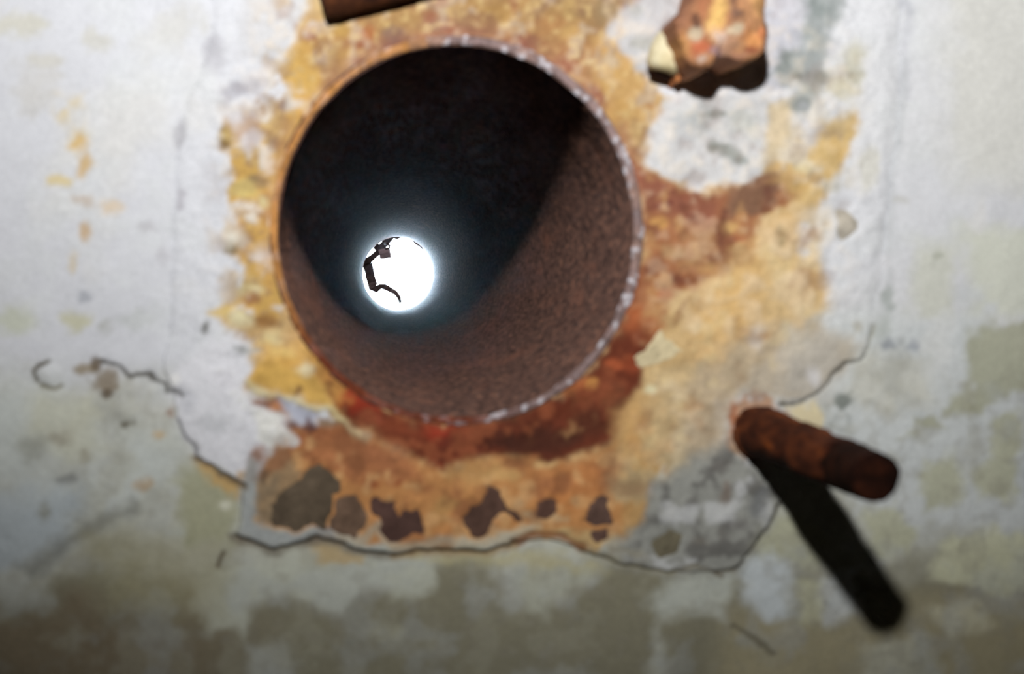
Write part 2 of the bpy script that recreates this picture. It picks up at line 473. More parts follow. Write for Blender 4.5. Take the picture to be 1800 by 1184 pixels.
# right: red-brown rust running towards the white patch
P([(1100, 250), (1135, 285), (1190, 325), (1250, 345), (1290, 325), (1370, 300), (1425, 308), (1400, 350), (1335, 380), (1325, 440), (1270, 490),
   (1190, 520), (1150, 570), (1090, 650), (1050, 640), (1110, 540), (1135, 450), (1130, 370)], (174, 112, 70), soft=10, warp=10, fine=6)
P([(1110, 270), (1200, 335), (1270, 345), (1265, 400), (1160, 380), (1120, 360)], (156, 92, 72), soft=14, a=.8)
P([(1280, 332), (1315, 318), (1350, 300), (1380, 316), (1362, 350), (1330, 376), (1282, 386)], (142, 104, 80), soft=7, a=.9, warp=5)
P([(1340, 305), (1372, 302), (1372, 330), (1345, 335)], (122, 80, 66), soft=8, a=.8)
P([(1195, 395), (1270, 400), (1265, 470), (1200, 480)], (180, 132, 88), soft=14, a=.8)
for x, y, rx, ry, c, an in ((1160, 392, 14, 10, (222, 166, 88), 0), (1162, 345, 10, 8, (196, 138, 90), 0), (1166, 362, 18, 5, (118, 54, 48), -15), (1270, 400, 5, 30, (126, 76, 58), 8),
                            (1225, 345, 26, 8, (150, 84, 58), 0), (1285, 400, 12, 8, (226, 182, 110), 0), (1300, 425, 12, 10, (178, 96, 62), 0), (1288, 437, 8, 6, (226, 180, 100), 0),
                            (1310, 452, 30, 8, (168, 126, 78), -28), (1200, 494, 44, 8, (132, 74, 46), -8), (1150, 475, 14, 22, (130, 74, 52), 20), (1185, 445, 18, 14, (190, 150, 104), 0),
                            (1197, 545, 8, 26, (150, 106, 66), 32), (1165, 520, 18, 10, (176, 96, 48), 0), (1225, 525, 9, 8, (226, 206, 166), 0), (1110, 520, 12, 40, (150, 84, 52), 22),
                            (1140, 590, 16, 26, (168, 96, 46), 20)):
    B(x, y, rx, ry, c, ang=an, a=.85)
RGT = [(1110, 270), (1200, 340), (1290, 330), (1420, 310), (1330, 400), (1320, 450), (1270, 495), (1190, 525), (1110, 620), (1135, 450)]
P(RGT, (124, 70, 54), soft=10, a=.65, noise=(A.ch + .5 * A.W[2], .2, .8))
P(RGT, (206, 156, 96), soft=10, a=.5, noise=(A.W[3], .25, .8))
P([(1220, 520), (1290, 470), (1340, 395), (1400, 380), (1450, 480), (1450, 540), (1380, 600), (1310, 660), (1230, 690), (1150, 720), (1215, 620)], (218, 180, 122), soft=16, a=.85, warp=12)
P([(1230, 500), (1330, 420), (1350, 500), (1300, 600), (1230, 590)], (224, 182, 112), soft=20, a=.7)
P([(1350, 430), (1440, 420), (1460, 540), (1400, 590), (1330, 560)], (214, 184, 130), soft=20, a=.7)
P([(1280, 600), (1420, 570), (1500, 600), (1460, 690), (1380, 705), (1300, 690), (1240, 680)], (180, 164, 138), soft=18, a=.85)
P([(1360, 620), (1460, 580), (1475, 640), (1420, 690), (1370, 690)], (176, 172, 164), soft=14, a=.7)
P([(1400, 380), (1460, 370), (1450, 440), (1420, 450)], (214, 204, 186), soft=12, a=.7)
B(1415, 420, 9, 30, (226, 224, 226), a=.7, ang=-12)
B(1370, 415, 8, 20, (180, 160, 120), a=.7)
B(1325, 590, 12, 30, (206, 196, 186), a=.7)
B(1400, 640, 14, 12, (160, 154, 146), a=.7); B(1430, 655, 12, 12, (204, 202, 204), a=.8); B(1230, 660, 8, 8, (126, 108, 78), a=.8)
P([(1400, 210), (1490, 200), (1505, 240), (1485, 290), (1440, 350), (1400, 370), (1370, 320), (1350, 300), (1390, 250)], (222, 190, 122), soft=14, a=.6)
P([(1440, 90), (1520, 90), (1515, 200), (1440, 210)], (212, 205, 176), soft=16, a=.7, noise=(A.mid, -.5, .3))
P([(1340, 160), (1520, 100), (1510, 330), (1400, 380), (1340, 300)], (226, 222, 212), soft=16, a=.7, noise=(A.ch, .05, .5))
P([(1340, 170), (1395, 165), (1390, 240), (1340, 300), (1330, 250)], (218, 192, 138), soft=12, a=.8)
for x, y, rx, ry, c, an in ((1450, 220, 36, 16, (214, 188, 140), 0), (1475, 260, 26, 12, (222, 184, 112), 35), (1430, 315, 40, 12, (216, 178, 106), -25), (1410, 290, 18, 14, (224, 214, 176), 0),
                            (1415, 235, 14, 24, (228, 228, 230), 0), (1500, 110, 18, 40, (206, 202, 178), 0), (1480, 160, 30, 20, (214, 206, 176), 0), (1530, 300, 20, 40, (226, 224, 212), 0)):
    B(x, y, rx, ry, c, ang=an, a=.75)

# white and grey lime round the iron stub
P([(1140, 245), (1165, 185), (1210, 160), (1290, 160), (1350, 150), (1345, 190), (1335, 240), (1340, 285), (1300, 310), (1240, 325), (1190, 308), (1150, 280)], (224, 224, 226), soft=9, warp=8, dh=.4)
for x, y, rx, ry, c, an in ((1225, 212, 44, 26, (194, 198, 198), 0), (1262, 215, 12, 26, (228, 228, 230), -15), (1300, 210, 24, 24, (214, 216, 210), 0), (1285, 268, 34, 11, (152, 160, 154), 26),
                            (1252, 258, 10, 12, (150, 158, 152), 0), (1200, 230, 16, 22, (206, 208, 212), 0), (1250, 200, 30, 6, (164, 172, 168), 0)):
    B(x, y, rx, ry, c, ang=an, a=.8)
P([(1075, 45), (1120, -10), (1150, -140), (1260, -140), (1230, 0), (1185, 60), (1150, 75), (1150, 150), (1120, 120), (1085, 85)], (216, 217, 222), soft=9, warp=7)
P([(1330, -140), (1420, -140), (1410, 60), (1400, 120), (1350, 160), (1330, 110)], (220, 221, 232), soft=12)
P([(1400, -140), (1500, -140), (1478, 0), (1470, 50), (1445, 90), (1440, 140), (1425, 205), (1400, 195), (1385, 150), (1360, 125), (1395, 80), (1405, 40)], (164, 172, 172), soft=12, a=.85, fine=9)
for x, y, rx, ry, c, an in ((1385, 110, 26, 16, (144, 152, 148), 0), (1402, 112, 12, 12, (204, 208, 208), 0), (1400, 132, 12, 9, (134, 142, 136), 0), (1412, 184, 20, 10, (136, 142, 138), -20),
                            (1412, 186, 8, 6, (184, 188, 192), 0), (1432, 15, 26, 14, (150, 160, 160), 0), (1420, 70, 16, 18, (176, 184, 184), 0), (1395, 22, 14, 22, (226, 226, 236), 0),
                            (1440, 140, 14, 10, (160, 166, 158), 0), (1425, 215, 18, 12, (228, 228, 234), 0), (1460, 85, 10, 12, (228, 228, 234), 0), (1420, 160, 22, 10, (206, 208, 200), 0),
                            (1395, 60, 12, 10, (190, 192, 202), 0), (1130, 70, 20, 12, (206, 206, 200), 0), (1060, 15, 26, 24, (178, 150, 108), 0), (1115, 20, 12, 10, (200, 200, 196), 0),
                            (1075, 60, 10, 10, (226, 226, 230), 0)):
    B(x, y, rx, ry, c, ang=an, a=.8)
for q, w, c in (([(1590, 0), (1598, 30), (1590, 150), (1592, 170)], 8, (206, 208, 218)), ([(1592, 110), (1588, 150), (1582, 230), (1575, 300), (1568, 380), (1560, 480), (1555, 540)], 6, (196, 200, 204)),
                ([(1600, 10), (1604, 20)], 8, (196, 200, 210))):
    Ln(q, w, c, a=.55, soft=6)
for x, y, rx, ry, c in ((1560, 530, 8, 22, (156, 164, 160)), (1540, 580, 16, 20, (170, 176, 172)), (1585, 350, 14, 8, (196, 196, 192)), (1650, 448, 10, 5, (166, 170, 156)),
                        (1560, 606, 14, 8, (120, 126, 136)), (1602, 606, 12, 9, (132, 138, 150)), (1582, 595, 10, 10, (150, 154, 156)), (1640, 608, 12, 6, (156, 160, 160)),
                        (1500, 575, 8, 12, (172, 168, 154)), (1460, 330, 20, 12, (208, 206, 196)), (1720, 380, 16, 26, (214, 214, 226)), (1700, 520, 24, 20, (190, 194, 198)),
                        (1640, 600, 30, 50, (200, 202, 208)), (1740, 545, 14, 12, (190, 194, 200)), (1390, 600, 20, 20, (196, 192, 180)), (1555, 460, 8, 16, (216, 216, 220))):
    B(x, y, rx, ry, c, a=.7)

# under the pipe: dark red band, then tan rust, then the chipped lower edge of the patch
P([(560, 590), (600, 640), (650, 690), (720, 728), (810, 740), (900, 728), (980, 690), (1050, 640), (1100, 560), (1135, 590), (1135, 660), (1105, 720),
   (1085, 780), (960, 808), (900, 800), (780, 822), (700, 792), (640, 762), (610, 720), (570, 690), (545, 640)], (108, 48, 26), soft=10, warp=8)
P([(470, 770), (560, 745), (640, 762), (700, 795), (780, 825), (900, 803), (1000, 812), (1085, 785), (1110, 850), (1095, 940), (1000, 925), (900, 935),
   (800, 945), (700, 950), (560, 940), (450, 930), (445, 850)], (172, 118, 64), soft=10, warp=8)
P([(520, 735), (620, 745), (720, 800), (760, 850), (620, 850), (540, 800)], (160, 98, 58), soft=16, a=.8)
P([(780, 822), (900, 806), (980, 816), (960, 850), (820, 860)], (182, 138, 80), soft=14, a=.75)
P([(880, 815), (1060, 800), (1100, 880), (950, 880)], (170, 106, 54), soft=16, a=.7)
P([(1090, 730), (1130, 690), (1200, 700), (1180, 800), (1120, 870), (1085, 850)], (190, 148, 88), soft=16, a=.85)
P([(1150, 650), (1240, 640), (1270, 760), (1200, 830), (1150, 800)], (192, 168, 124), soft=18, a=.8)
P([(1230, 640), (1300, 690), (1290, 790), (1220, 840), (1200, 780)], (172, 154, 128), soft=16, a=.8)
P([(1080, 870), (1150, 860), (1160, 920), (1090, 940)], (160, 122, 70), soft=14, a=.8)
P([(450, 800), (500, 780), (540, 830), (500, 880), (470, 930), (440, 920)], (140, 118, 88), soft=10, a=.85)
for x, y, rx, ry, c, an in ((600, 672, 40, 24, (172, 62, 22), 50), (640, 702, 34, 18, (158, 46, 16), 20), (570, 620, 12, 36, (190, 100, 40), -30), (790, 757, 44, 15, (160, 46, 18), 0),
                            (700, 750, 40, 14, (122, 56, 28), 15), (840, 768, 70, 20, (78, 36, 24), 0), (940, 768, 80, 26, (68, 36, 26), -6), (1040, 745, 36, 24, (84, 42, 26), -20),
                            (770, 815, 16, 10, (126, 50, 24), 0), (1010, 680, 30, 10, (196, 112, 52), -25), (1040, 672, 9, 9, (216, 150, 70), 0), (1080, 640, 14, 10, (186, 90, 44), 0),
                            (1075, 690, 24, 20, (146, 78, 44), 0), (900, 735, 40, 8, (104, 50, 30), -8), (660, 735, 22, 10, (140, 66, 40), 30), (1110, 640, 20, 14, (150, 66, 30), 0),
                            (655, 850, 20, 7, (132, 66, 32), 10), (690, 850, 18, 7, (136, 70, 34), 0), (600, 800, 30, 10, (176, 112, 66), 0), (880, 835, 30, 12, (190, 148, 88), 0),
                            (960, 815, 20, 6, (196, 160, 104), -10), (700, 780, 24, 10, (140, 74, 40), 20), (1120, 770, 14, 20, (200, 150, 84), 30), (1110, 560, 12, 24, (176, 90, 40), 25),
                            (1145, 683, 9, 8, (226, 216, 176), 0), (870, 880, 20, 14, (166, 122, 66), 0), (780, 890, 20, 18, (164, 124, 70), 0), (990, 880, 26, 16, (172, 110, 54), 0),
                            (960, 905, 40, 8, (176, 150, 112), 8), (930, 925, 20, 6, (172, 150, 116), 0)):
    B(x, y, rx, ry, c, ang=an, a=.8)
P([(470, 600), (560, 600), (620, 700), (540, 700), (440, 690)], (206, 158, 72), soft=14, a=.7)
P([(438, 655), (470, 630), (530, 645), (580, 690), (605, 735), (560, 716), (520, 702), (470, 690), (442, 680)], (200, 158, 70), soft=7, a=.9, warp=4, dh=.9)
Ln([(440, 668), (452, 688), (480, 697), (520, 704), (560, 720), (585, 719), (602, 735), (615, 755), (640, 768)], 5, (204, 192, 150), a=.85, soft=5, warp=2, dh=.7)
P([(440, 708), (495, 706), (510, 745), (560, 750), (600, 745), (620, 770), (540, 770), (470, 740)], (154, 94, 54), soft=7, a=.9, warp=5, dh=-.5)
P([(495, 705), (530, 713), (562, 728), (545, 742), (515, 738)], (168, 172, 190), soft=5, a=.9, warp=4)
for x, y, rx, ry, c in ((510, 745, 12, 7, (96, 54, 44)), (547, 748, 12, 7, (88, 48, 40)), (480, 722, 12, 10, (176, 114, 60)), (460, 712, 16, 6, (120, 76, 52)), (527, 688, 6, 10, (112, 78, 56)),
                        (541, 650, 12, 12, (226, 214, 176)), (575, 742, 16, 7, (140, 112, 84)), (645, 765, 10, 6, (176, 152, 122)), (515, 635, 18, 10, (216, 166, 66)), (500, 620, 24, 10, (222, 190, 110))):
    B(x, y, rx, ry, c, a=.85)
BOT = [(470, 775), (560, 750), (640, 765), (780, 828), (900, 806), (1090, 790), (1180, 700), (1200, 800), (1110, 930), (1000, 925), (800, 945), (560, 940), (450, 925)]
P(BOT, (138, 84, 52), soft=12, a=.6, noise=(A.ch, .15, .8))
P(BOT, (196, 152, 98), soft=12, a=.6, noise=(A.W[2], .15, .7))
P(BOT, (150, 132, 104), soft=12, a=.5, noise=(A.mid - .3 * A.sm, .25, .8))
DRK = [(560, 600), (650, 695), (810, 742), (980, 692), (1100, 570), (1130, 600), (1100, 720), (1080, 775), (960, 802), (780, 815), (640, 755), (570, 690)]
P(DRK, (150, 80, 44), soft=10, a=.55, noise=(A.W[3], .2, .7))
P(DRK, (66, 34, 26), soft=10, a=.5, noise=(A.ch, .15, .7))
TAN = [(1220, 530), (1330, 410), (1440, 400), (1450, 560), (1380, 650), (1290, 690), (1180, 830), (1110, 860), (1130, 700)]
P(TAN, (232, 200, 146), soft=14, a=.35, noise=(A.W[3], .15, .7))
P(TAN, (184, 142, 96), soft=14, a=.5, noise=(A.ch, .2, .8))
P(TAN, (200, 184, 160), soft=14, a=.35, noise=(A.mid + .4 * A.sm, .25, .8))
# tan fading into grey mortar
P([(1070, 850), (1130, 780), (1200, 790), (1190, 900), (1130, 960), (1075, 960)], (156, 138, 104), soft=24, a=.7, noise=(A.ch, -.6, .3))
# whitish plaster left of it
P([(300, 650), (380, 590), (440, 600), (436, 690), (452, 722), (505, 742), (524, 765), (500, 782), (470, 790), (450, 850), (430, 850), (345, 792), (312, 740)], (200, 201, 208), soft=8, warp=6, fine=7)
P([(440, 725), (490, 735), (522, 768), (480, 790), (450, 770)], (206, 206, 200), soft=6, a=.8, warp=8)
for x, y, rx, ry, c, an in ((455, 795, 10, 12, (136, 92, 60), 0), (465, 838, 5, 14, (92, 74, 58), 0), (430, 835, 10, 10, (170, 140, 96), 0), (330, 700, 12, 20, (176, 178, 186), 0),
                            (440, 615, 30, 6, (158, 162, 162), 8), (375, 740, 26, 18, (184, 186, 192), 0), (395, 660, 26, 20, (210, 210, 218), 0)):
    B(x, y, rx, ry, c, ang=an, a=.8)
P([(418, 935), (428, 870), (440, 805), (456, 810), (450, 880), (446, 915), (480, 935), (580, 930), (640, 945), (560, 950), (480, 962)], (138, 142, 142), soft=6, warp=3, fine=3)
P([(455, 840), (490, 830), (495, 870), (475, 920), (455, 915)], (112, 98, 78), soft=9, a=.7)
Ln([(600, 940), (640, 950), (655, 930), (664, 922), (672, 945), (700, 957), (740, 957), (775, 942), (800, 947), (850, 950), (900, 940), (930, 925)], 7, (156, 146, 126), a=.75, soft=5, warp=3)
Ln([(905, 952), (930, 940), (965, 936), (1000, 948), (1020, 960)], 7, (118, 74, 42), a=.85, soft=4, warp=3, dh=-.8)
# grey mortar at the lower right of the patch
P([(1150, 860), (1220, 800), (1290, 770), (1330, 820), (1372, 880), (1335, 945), (1285, 1000), (1180, 1000), (1085, 985), (1080, 940), (1120, 920)], (128, 129, 124), soft=14, warp=10)
P([(1150, 860), (1220, 790), (1300, 770), (1372, 880), (1335, 945), (1285, 1000), (1180, 1000), (1085, 985)], (88, 87, 84), soft=16, a=.85, noise=(A.sm, -.05, .5))
P([(1150, 860), (1220, 790), (1300, 770), (1372, 880), (1335, 945), (1285, 1000), (1180, 1000), (1085, 985)], (178, 180, 182), soft=16, a=.6, noise=(A.ch, .2, .7))
for x, y, rx, ry, c, an in ((1265, 815, 24, 9, (96, 92, 88), -20), (1275, 860, 8, 18, (106, 92, 82), 0), (1335, 880, 12, 34, (96, 98, 100), 22), (1290, 920, 22, 12, (98, 96, 94), 20),
                            (1270, 935, 12, 16, (92, 90, 86), 0), (1225, 950, 12, 9, (104, 100, 92), 0), (1330, 800, 18, 22, (150, 150, 154), 0), (1100, 965, 40, 8, (128, 124, 110), 12)):
    B(x, y, rx, ry, c, ang=an, a=.75)
# rust at the foot of the bar, pale and dark marks beside it
P([(1292, 706), (1340, 700), (1375, 722), (1370, 790), (1310, 800), (1284, 770)], (168, 122, 84), soft=8, a=.85)
P([(975, 765), (1000, 735), (1040, 725), (1045, 740), (1010, 755), (985, 770)], (180, 136, 84), soft=10, a=.6, noise=(A.sm, -.5, .3))
B(1290, 735, 7, 26, (158, 92, 54), a=.8); B(1303, 785, 14, 10, (196, 150, 104), a=.7); B(1330, 694, 9, 9, (136, 92, 66), a=.6)
P([(1375, 712), (1435, 700), (1445, 735), (1440, 755), (1390, 735)], (206, 190, 150), soft=6, a=.9)
P([(1455, 690), (1480, 680), (1498, 690), (1492, 725), (1480, 760), (1456, 745), (1462, 720)], (104, 110, 104), soft=7, a=.85, noise=(A.sm, -.55, .1))
P([(1430, 680), (1470, 660), (1500, 640), (1500, 670), (1450, 700)], (188, 192, 192), soft=10, a=.7)
P([(580, 955), (620, 968), (650, 975), (640, 990), (560, 985), (540, 965)], (160, 134, 84), soft=8, a=.7)
P([(700, 975), (900, 965), (1020, 985), (1060, 1000), (960, 1000), (800, 985)], (160, 152, 110), soft=10, a=.6)

# cracks (recessed), plus dark lines painted as shadow under the patch's edge
for q, w, c in (([(64, 668), (62, 652), (70, 640), (86, 634)], 4, (72, 64, 46)), ([(70, 676), (84, 683), (104, 678)], 4, (112, 108, 92)),
                ([(178, 638), (205, 645), (230, 657), (258, 656), (272, 664), (285, 671), (290, 686)], 3.6, (66, 62, 54)), ([(300, 688), (318, 692)], 5, (108, 108, 110)),
                ([(312, 735), (320, 765), (345, 792)], 5, (146, 146, 152)), ([(345, 800), (380, 824), (432, 855)], 3.6, (70, 64, 52)), ([(396, 974), (388, 996)], 3.6, (70, 60, 44)),
                ([(1370, 712), (1400, 709), (1430, 693), (1455, 670), (1478, 637), (1512, 629), (1522, 615)], 2.8, (66, 64, 56)), ([(1522, 615), (1535, 570)], 4, (150, 150, 140)),
                ([(1285, 1000), (1318, 965), (1345, 930), (1370, 885)], 3, (70, 68, 60)), ([(1180, 1000), (1220, 990), (1250, 1002), (1285, 1000)], 4, (104, 100, 88)),
                ([(1290, 1100), (1320, 1125), (1360, 1150)], 5, (84, 80, 66)), ([(1250, 1000), (1268, 1010)], 4, (92, 86, 74)),
                ([(420, 942), (480, 966), (560, 948), (606, 958), (640, 968), (690, 972)], 5, (88, 82, 72)), ([(690, 972), (760, 962), (850, 966), (900, 952)], 4.5, (108, 88, 60)),  # shadow below the patch's lower edge, painted as dark lines
                ([(1020, 965), (1060, 975), (1100, 990), (1180, 1002)], 3.5, (112, 108, 90))):
    Ln(q, w, c, a=.9, dh=-.6, soft=2.5, warp=3)
for q, w, c in (([(414, 946), (480, 972), (560, 953), (606, 963), (640, 973), (690, 978)], 7, (96, 90, 78)), ([(690, 978), (760, 968), (850, 972), (905, 958)], 5, (132, 110, 76)), ([(345, 804), (380, 829), (432, 860)], 5, (104, 84, 54))):  # wider, softer part of that painted edge shadow
    Ln(q, w, c, a=.75, dh=-.5, soft=6, warp=3)
for x, y, rx, ry, c in ((150, 650, 20, 8, (134, 120, 96)), (169, 640, 6, 11, (96, 82, 64)), (188, 672, 16, 14, (124, 110, 90)), (193, 692, 7, 7, (84, 70, 52)), (225, 742, 13, 6, (84, 78, 62)),  # last spot here is a lump's shadow, painted dark
                        (300, 722, 7, 10, (140, 116, 102)), (282, 762, 14, 8, (178, 152, 110)), (308, 665, 8, 12, (214, 214, 218))):
    B(x, y, rx, ry, c, a=.85)
for x, y, rx, ry, k in ((85, 657, 18, 17, 1.6), (225, 722, 24, 18, 1.8), (250, 690, 30, 18, 1.0), (310, 670, 14, 14, 1.0), (412, 420, 20, 18, 1.8), (398, 240, 14, 14, 1.6), (437, 253, 22, 20, 1.0), (541, 650, 12, 12, .8),
                        (350, 550, 30, 24, 1.0), (1402, 112, 14, 14, .6), (430, 655, 30, 24, .6)):
    A.h += k * np.exp(-(((U - x) / rx) ** 2 + ((V - y) / ry) ** 2))

# fine unevenness of the colour everywhere: lime bloom, dust, rust freckles
_rz = 1 - sstep(-40, 60, sdf_poly([(560, -160), (390, 230), (400, 560), (440, 930), (1080, 960), (1300, 700), (1480, 500), (1500, 100), (1060, -160)], U, V))
mixin(0.22 * _rz * (1 - sstep(480, 640, V)) * sstep(.1, .6, A.sm + .4 * A.fi), lin((226, 206, 176)))
mixin(0.25 * _rz * sstep(.15, .7, .7 * A.ch - .5 * A.sm), lin((150, 100, 66)) * .8)
A.C *= (1 + (.03 + .06 * _rz) * A.mid + (.02 + .08 * _rz) * A.sm + (.015 + .045 * _rz) * A.fi)[:, None]
A.C = np.clip(A.C, .01, .9)

# ---- relief in millimetres
PATCH = [(362, -160), (358, 80), (300, 230), (292, 450), (284, 640), (300, 680), (314, 755), (345, 797), (430, 852), (428, 872), (416, 940), (480, 966), (560, 947),
         (606, 957), (640, 967), (690, 972), (760, 962), (850, 966), (905, 952), (960, 946), (1010, 962), (1100, 992), (1180, 1002), (1250, 1004), (1285, 1000), (1335, 948),
         (1372, 882), (1395, 800), (1380, 712), (1430, 692), (1478, 636), (1512, 628), (1540, 560), (1562, 500), (1590, 250), (1596, 100), (1600, -160)]
_s = sdf_poly(PATCH, np.clip(U, -400, 2200) + 3 * A.W[0] + 3 * A.W[2], np.clip(V, -400, 1600) + 3 * A.W[1] + 3 * A.W[3])
_in = 1 - sstep(-60, 20, _s)
_rough = 0.25 + 0.75 * _in
_near = 1 - sstep(-120, 120, _s)
_flat = np.maximum(sstep(320, 372, rr), 0.12)
HB = (0.9 * A.big + 0.35 * A.mid * _rough + (0.55 * A.sm + 0.2 * A.fi) * _rough + 0.10 * A.sm * _near) * _flat + A.h * np.maximum(sstep(318, 340, rr), .1)
THICK = 0.5 + 2.0 * np.maximum(sstep(770, 930, V), 0.7 * sstep(520, 720, V) * (1 - sstep(360, 470, U))) * (1 - .5 * sstep(1000, 1200, U))
HB = HB + 0.3
_wv = 3.5 + 40 * (1 - sstep(480, 620, V)) * sstep(1350, 1480, U) + 26 * (1 - sstep(560, 640, V)) * (1 - sstep(380, 440, U))
H_PATCH = HB + THICK - (THICK + 1.6) * sstep(-_wv, 3.5, _s)

# ------------------------------------------------------------------ wall, mortar patch and their pieces as objects
M_WALL = surface_mat('limewashed_concrete', rough=0.9, spec=0.2, grain=700, grain_amt=0.10, bump=0.25)
M_PATCH = surface_mat('rust_stained_mortar', rough=0.88, spec=0.2, grain=800, grain_amt=0.13, bump=0.3)
M_SPOT = surface_mat('bare_mortar', rough=0.9, spec=0.15, grain=900, grain_amt=0.2, bump=0.4)
M_CONC = ramp_mat('bare_concrete', [(150, 146, 136), (176, 172, 162), (196, 192, 182)], scale=9, rough=0.95, bump=0.3, dist=0.004)

IDX = np.arange(NX * NZ).reshape(NZ, NX)
QUADS = np.stack([IDX[:-1, :-1], IDX[:-1, 1:], IDX[1:, 1:], IDX[1:, :-1]], -1).reshape(-1, 4)


def grid_piece(name, mat, sel, height, parent=None, loc=(0, 0, 0), extra=None):
    """the cells of the wall grid picked by sel (per quad), lifted by height (mm)"""
    q = QUADS[sel]
    use, inv = np.unique(q, return_inverse=True)
    v = np.stack([XX[use], -height[use] * 0.001, ZZ[use]], -1)
    f = inv.reshape(-1, 4); c = A.C[use]
    faces = f
    if extra is not None:
        ev, ef = extra
        faces = f.tolist() + [[k + len(v) for k in fc] for fc in ef]
        v = np.vstack([v, ev]); c = np.vstack([c, np.full((len(ev), 3), .3)])
    return mesh_obj(name, v, faces, mat, parent, True, loc, c)


# slab: the back face with the pipe's hole, and the four sides
n = 48
ta = np.linspace(0, 2 * np.pi, n, endpoint=False)
ro = PIPE_R + 10 * K
ring = np.stack([PIPE_C.x + ro * np.cos(ta), np.full(n, DEPTH), PIPE_C.z + ro * PIPE_E * np.sin(ta)], -1)
bx, bz = (RX[0], RX[1]), (0.0, 2.6)
outer = []
for t in ta:
    c_, s_ = math.cos(t), math.sin(t)
    kx = ((bx[1] if c_ > 0 else bx[0]) - PIPE_C.x) / c_ if abs(c_) > 1e-9 else 1e9
    kz = ((bz[1] if s_ > 0 else bz[0]) - PIPE_C.z) / s_ if abs(s_) > 1e-9 else 1e9
    k_ = min(kx, kz)
    outer.append((PIPE_C.x + c_ * k_, DEPTH, PIPE_C.z + s_ * k_))
ev = np.vstack([ring, np.array(outer), [[x, y, z] for y in (0, DEPTH) for x in bx for z in bz]])
ef = [[i, n + i, n + (i + 1) % n, (i + 1) % n] for i in range(n)]
o8 = 2 * n
ef += [[o8 + a for a in q] for q in ((0, 4, 5, 1), (2, 3, 7, 6), (0, 2, 6, 4), (1, 5, 7, 3))]
# corners between the fan and the rectangle
for x in bx:
    for z in bz:
        ang = math.atan2(z - PIPE_C.z, x - PIPE_C.x) % (2 * math.pi)
        i = int(ang / (2 * math.pi / n)) % n
        k_ = o8 + 4 + bx.index(x) * 2 + bz.index(z)
        ef.append([n + i, k_, n + (i + 1) % n])

HOLE = (rr[QUADS] > 320).all(1)
SP = {}                                            # pieces cut out of the patch: name, outline, colour
SPOTS = [([(502, 862), (538, 831), (556, 813), (602, 844), (591, 858), (580, 869), (576, 935), (478, 927), (473, 905)], (84, 72, 58), 'broad olive brown bare spot'),
         ([(587, 870), (625, 870), (645, 905), (632, 950), (585, 933)], (98, 77, 62), 'grey brown bare spot'),
         ([(651, 876), (673, 871), (698, 880), (702, 900), (727, 889), (744, 898), (753, 933), (722, 936), (698, 947), (676, 942), (660, 913), (648, 904)], (76, 54, 48), 'dark lobed bare spot'),
         ([(810, 905), (843, 892), (860, 858), (886, 867), (911, 913), (865, 917), (852, 941), (822, 926)], (78, 56, 47), 'dark three lobed bare spot'),
         ([(937, 880), (957, 872), (977, 880), (980, 897), (960, 913), (940, 905)], (88, 62, 52), 'small round dark bare spot'),
         ([(1018, 909), (1031, 888), (1056, 871), (1073, 879), (1075, 922), (1039, 922)], (80, 60, 52), 'dark pointed bare spot'),
         ([(1035, 928), (1068, 924), (1070, 946), (1045, 953), (1034, 942)], (84, 62, 54), 'small dark bare spot'),
         ([(1141, 955), (1174, 926), (1200, 940), (1195, 964), (1158, 976)], (98, 92, 74), 'olive bare spot in grey mortar'),
         ([(1463, 367), (1485, 369), (1507, 386), (1509, 412), (1485, 427), (1467, 408)], (180, 172, 158), 'pale grey round bare spot')]
FLAKES = [([(1115, 630), (1136, 596), (1153, 573), (1170, 588), (1212, 613), (1178, 624), (1149, 643), (1128, 649)], (208, 192, 152), 'cream paint flake')]
pieces = []
for kind, lst in (('bare_spot', SPOTS), ('paint_flake', FLAKES)):
    for pts, colr, lab in lst:
        q_ = np.array(pts); k_ = min(1.0, (np.ptp(q_, 0).min() / 80) ** 1.2)
        i, d = A.dist(pts, 70, 6 * k_, 6 * k_)
        d = d + (4 * A.sm[i] + 2 * A.fi[i]) * (.3 + .7 * k_)
        s_ = np.full(len(U), 99.0); s_[i] = d
        q_ = np.mean(np.array(pts), 0); Lq = flash_at(*q_)
        if kind == 'bare_spot':
            H_PATCH -= 0.7 * (1 - sstep(-4, 4, s_))
            hp = H_PATCH + 0.4 - 1.0 * sstep(-5, 3, s_) + 0.12 * A.fi
        else:
            hp = H_PATCH + 0.35 - 0.9 * sstep(-5, 3, s_) + 0.1 * A.sm
        pieces.append((kind, s_, hp, np.minimum((lin(colr) + .1 * (lin(colr).mean() - lin(colr))) * .95 / Lq, .85), lab))

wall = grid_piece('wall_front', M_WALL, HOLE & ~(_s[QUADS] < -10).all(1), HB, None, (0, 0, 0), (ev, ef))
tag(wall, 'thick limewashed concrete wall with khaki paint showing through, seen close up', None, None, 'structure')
patch = grid_piece('mortar_patch', M_PATCH, HOLE & (_s[QUADS] < 9).any(1), H_PATCH, wall)
tag(patch, 'raised rust stained mortar patch round the pipe')
for kind, s_, hp, c_, lab in pieces:
    near = s_ < 14
    keep = A.C.copy()
    A.C[near] = c_ * (1 + 0.22 * A.sm[near] + .12 * A.fi[near])[:, None]
    sel = (s_[QUADS] < 5).any(1)
    cq = QUADS[sel].ravel()
    lo = (float(XX[cq].mean()), 0.0, float(ZZ[cq].mean()))
    q = QUADS[sel]; use, inv = np.unique(q, return_inverse=True)
    o = mesh_obj(kind, np.stack([XX[use], -hp[use] * .001, ZZ[use]], -1), inv.reshape(-1, 4), M_SPOT, None, True, lo, A.C[use])
    o.parent = patch
    tag(o, lab)
    A.C[:] = keep


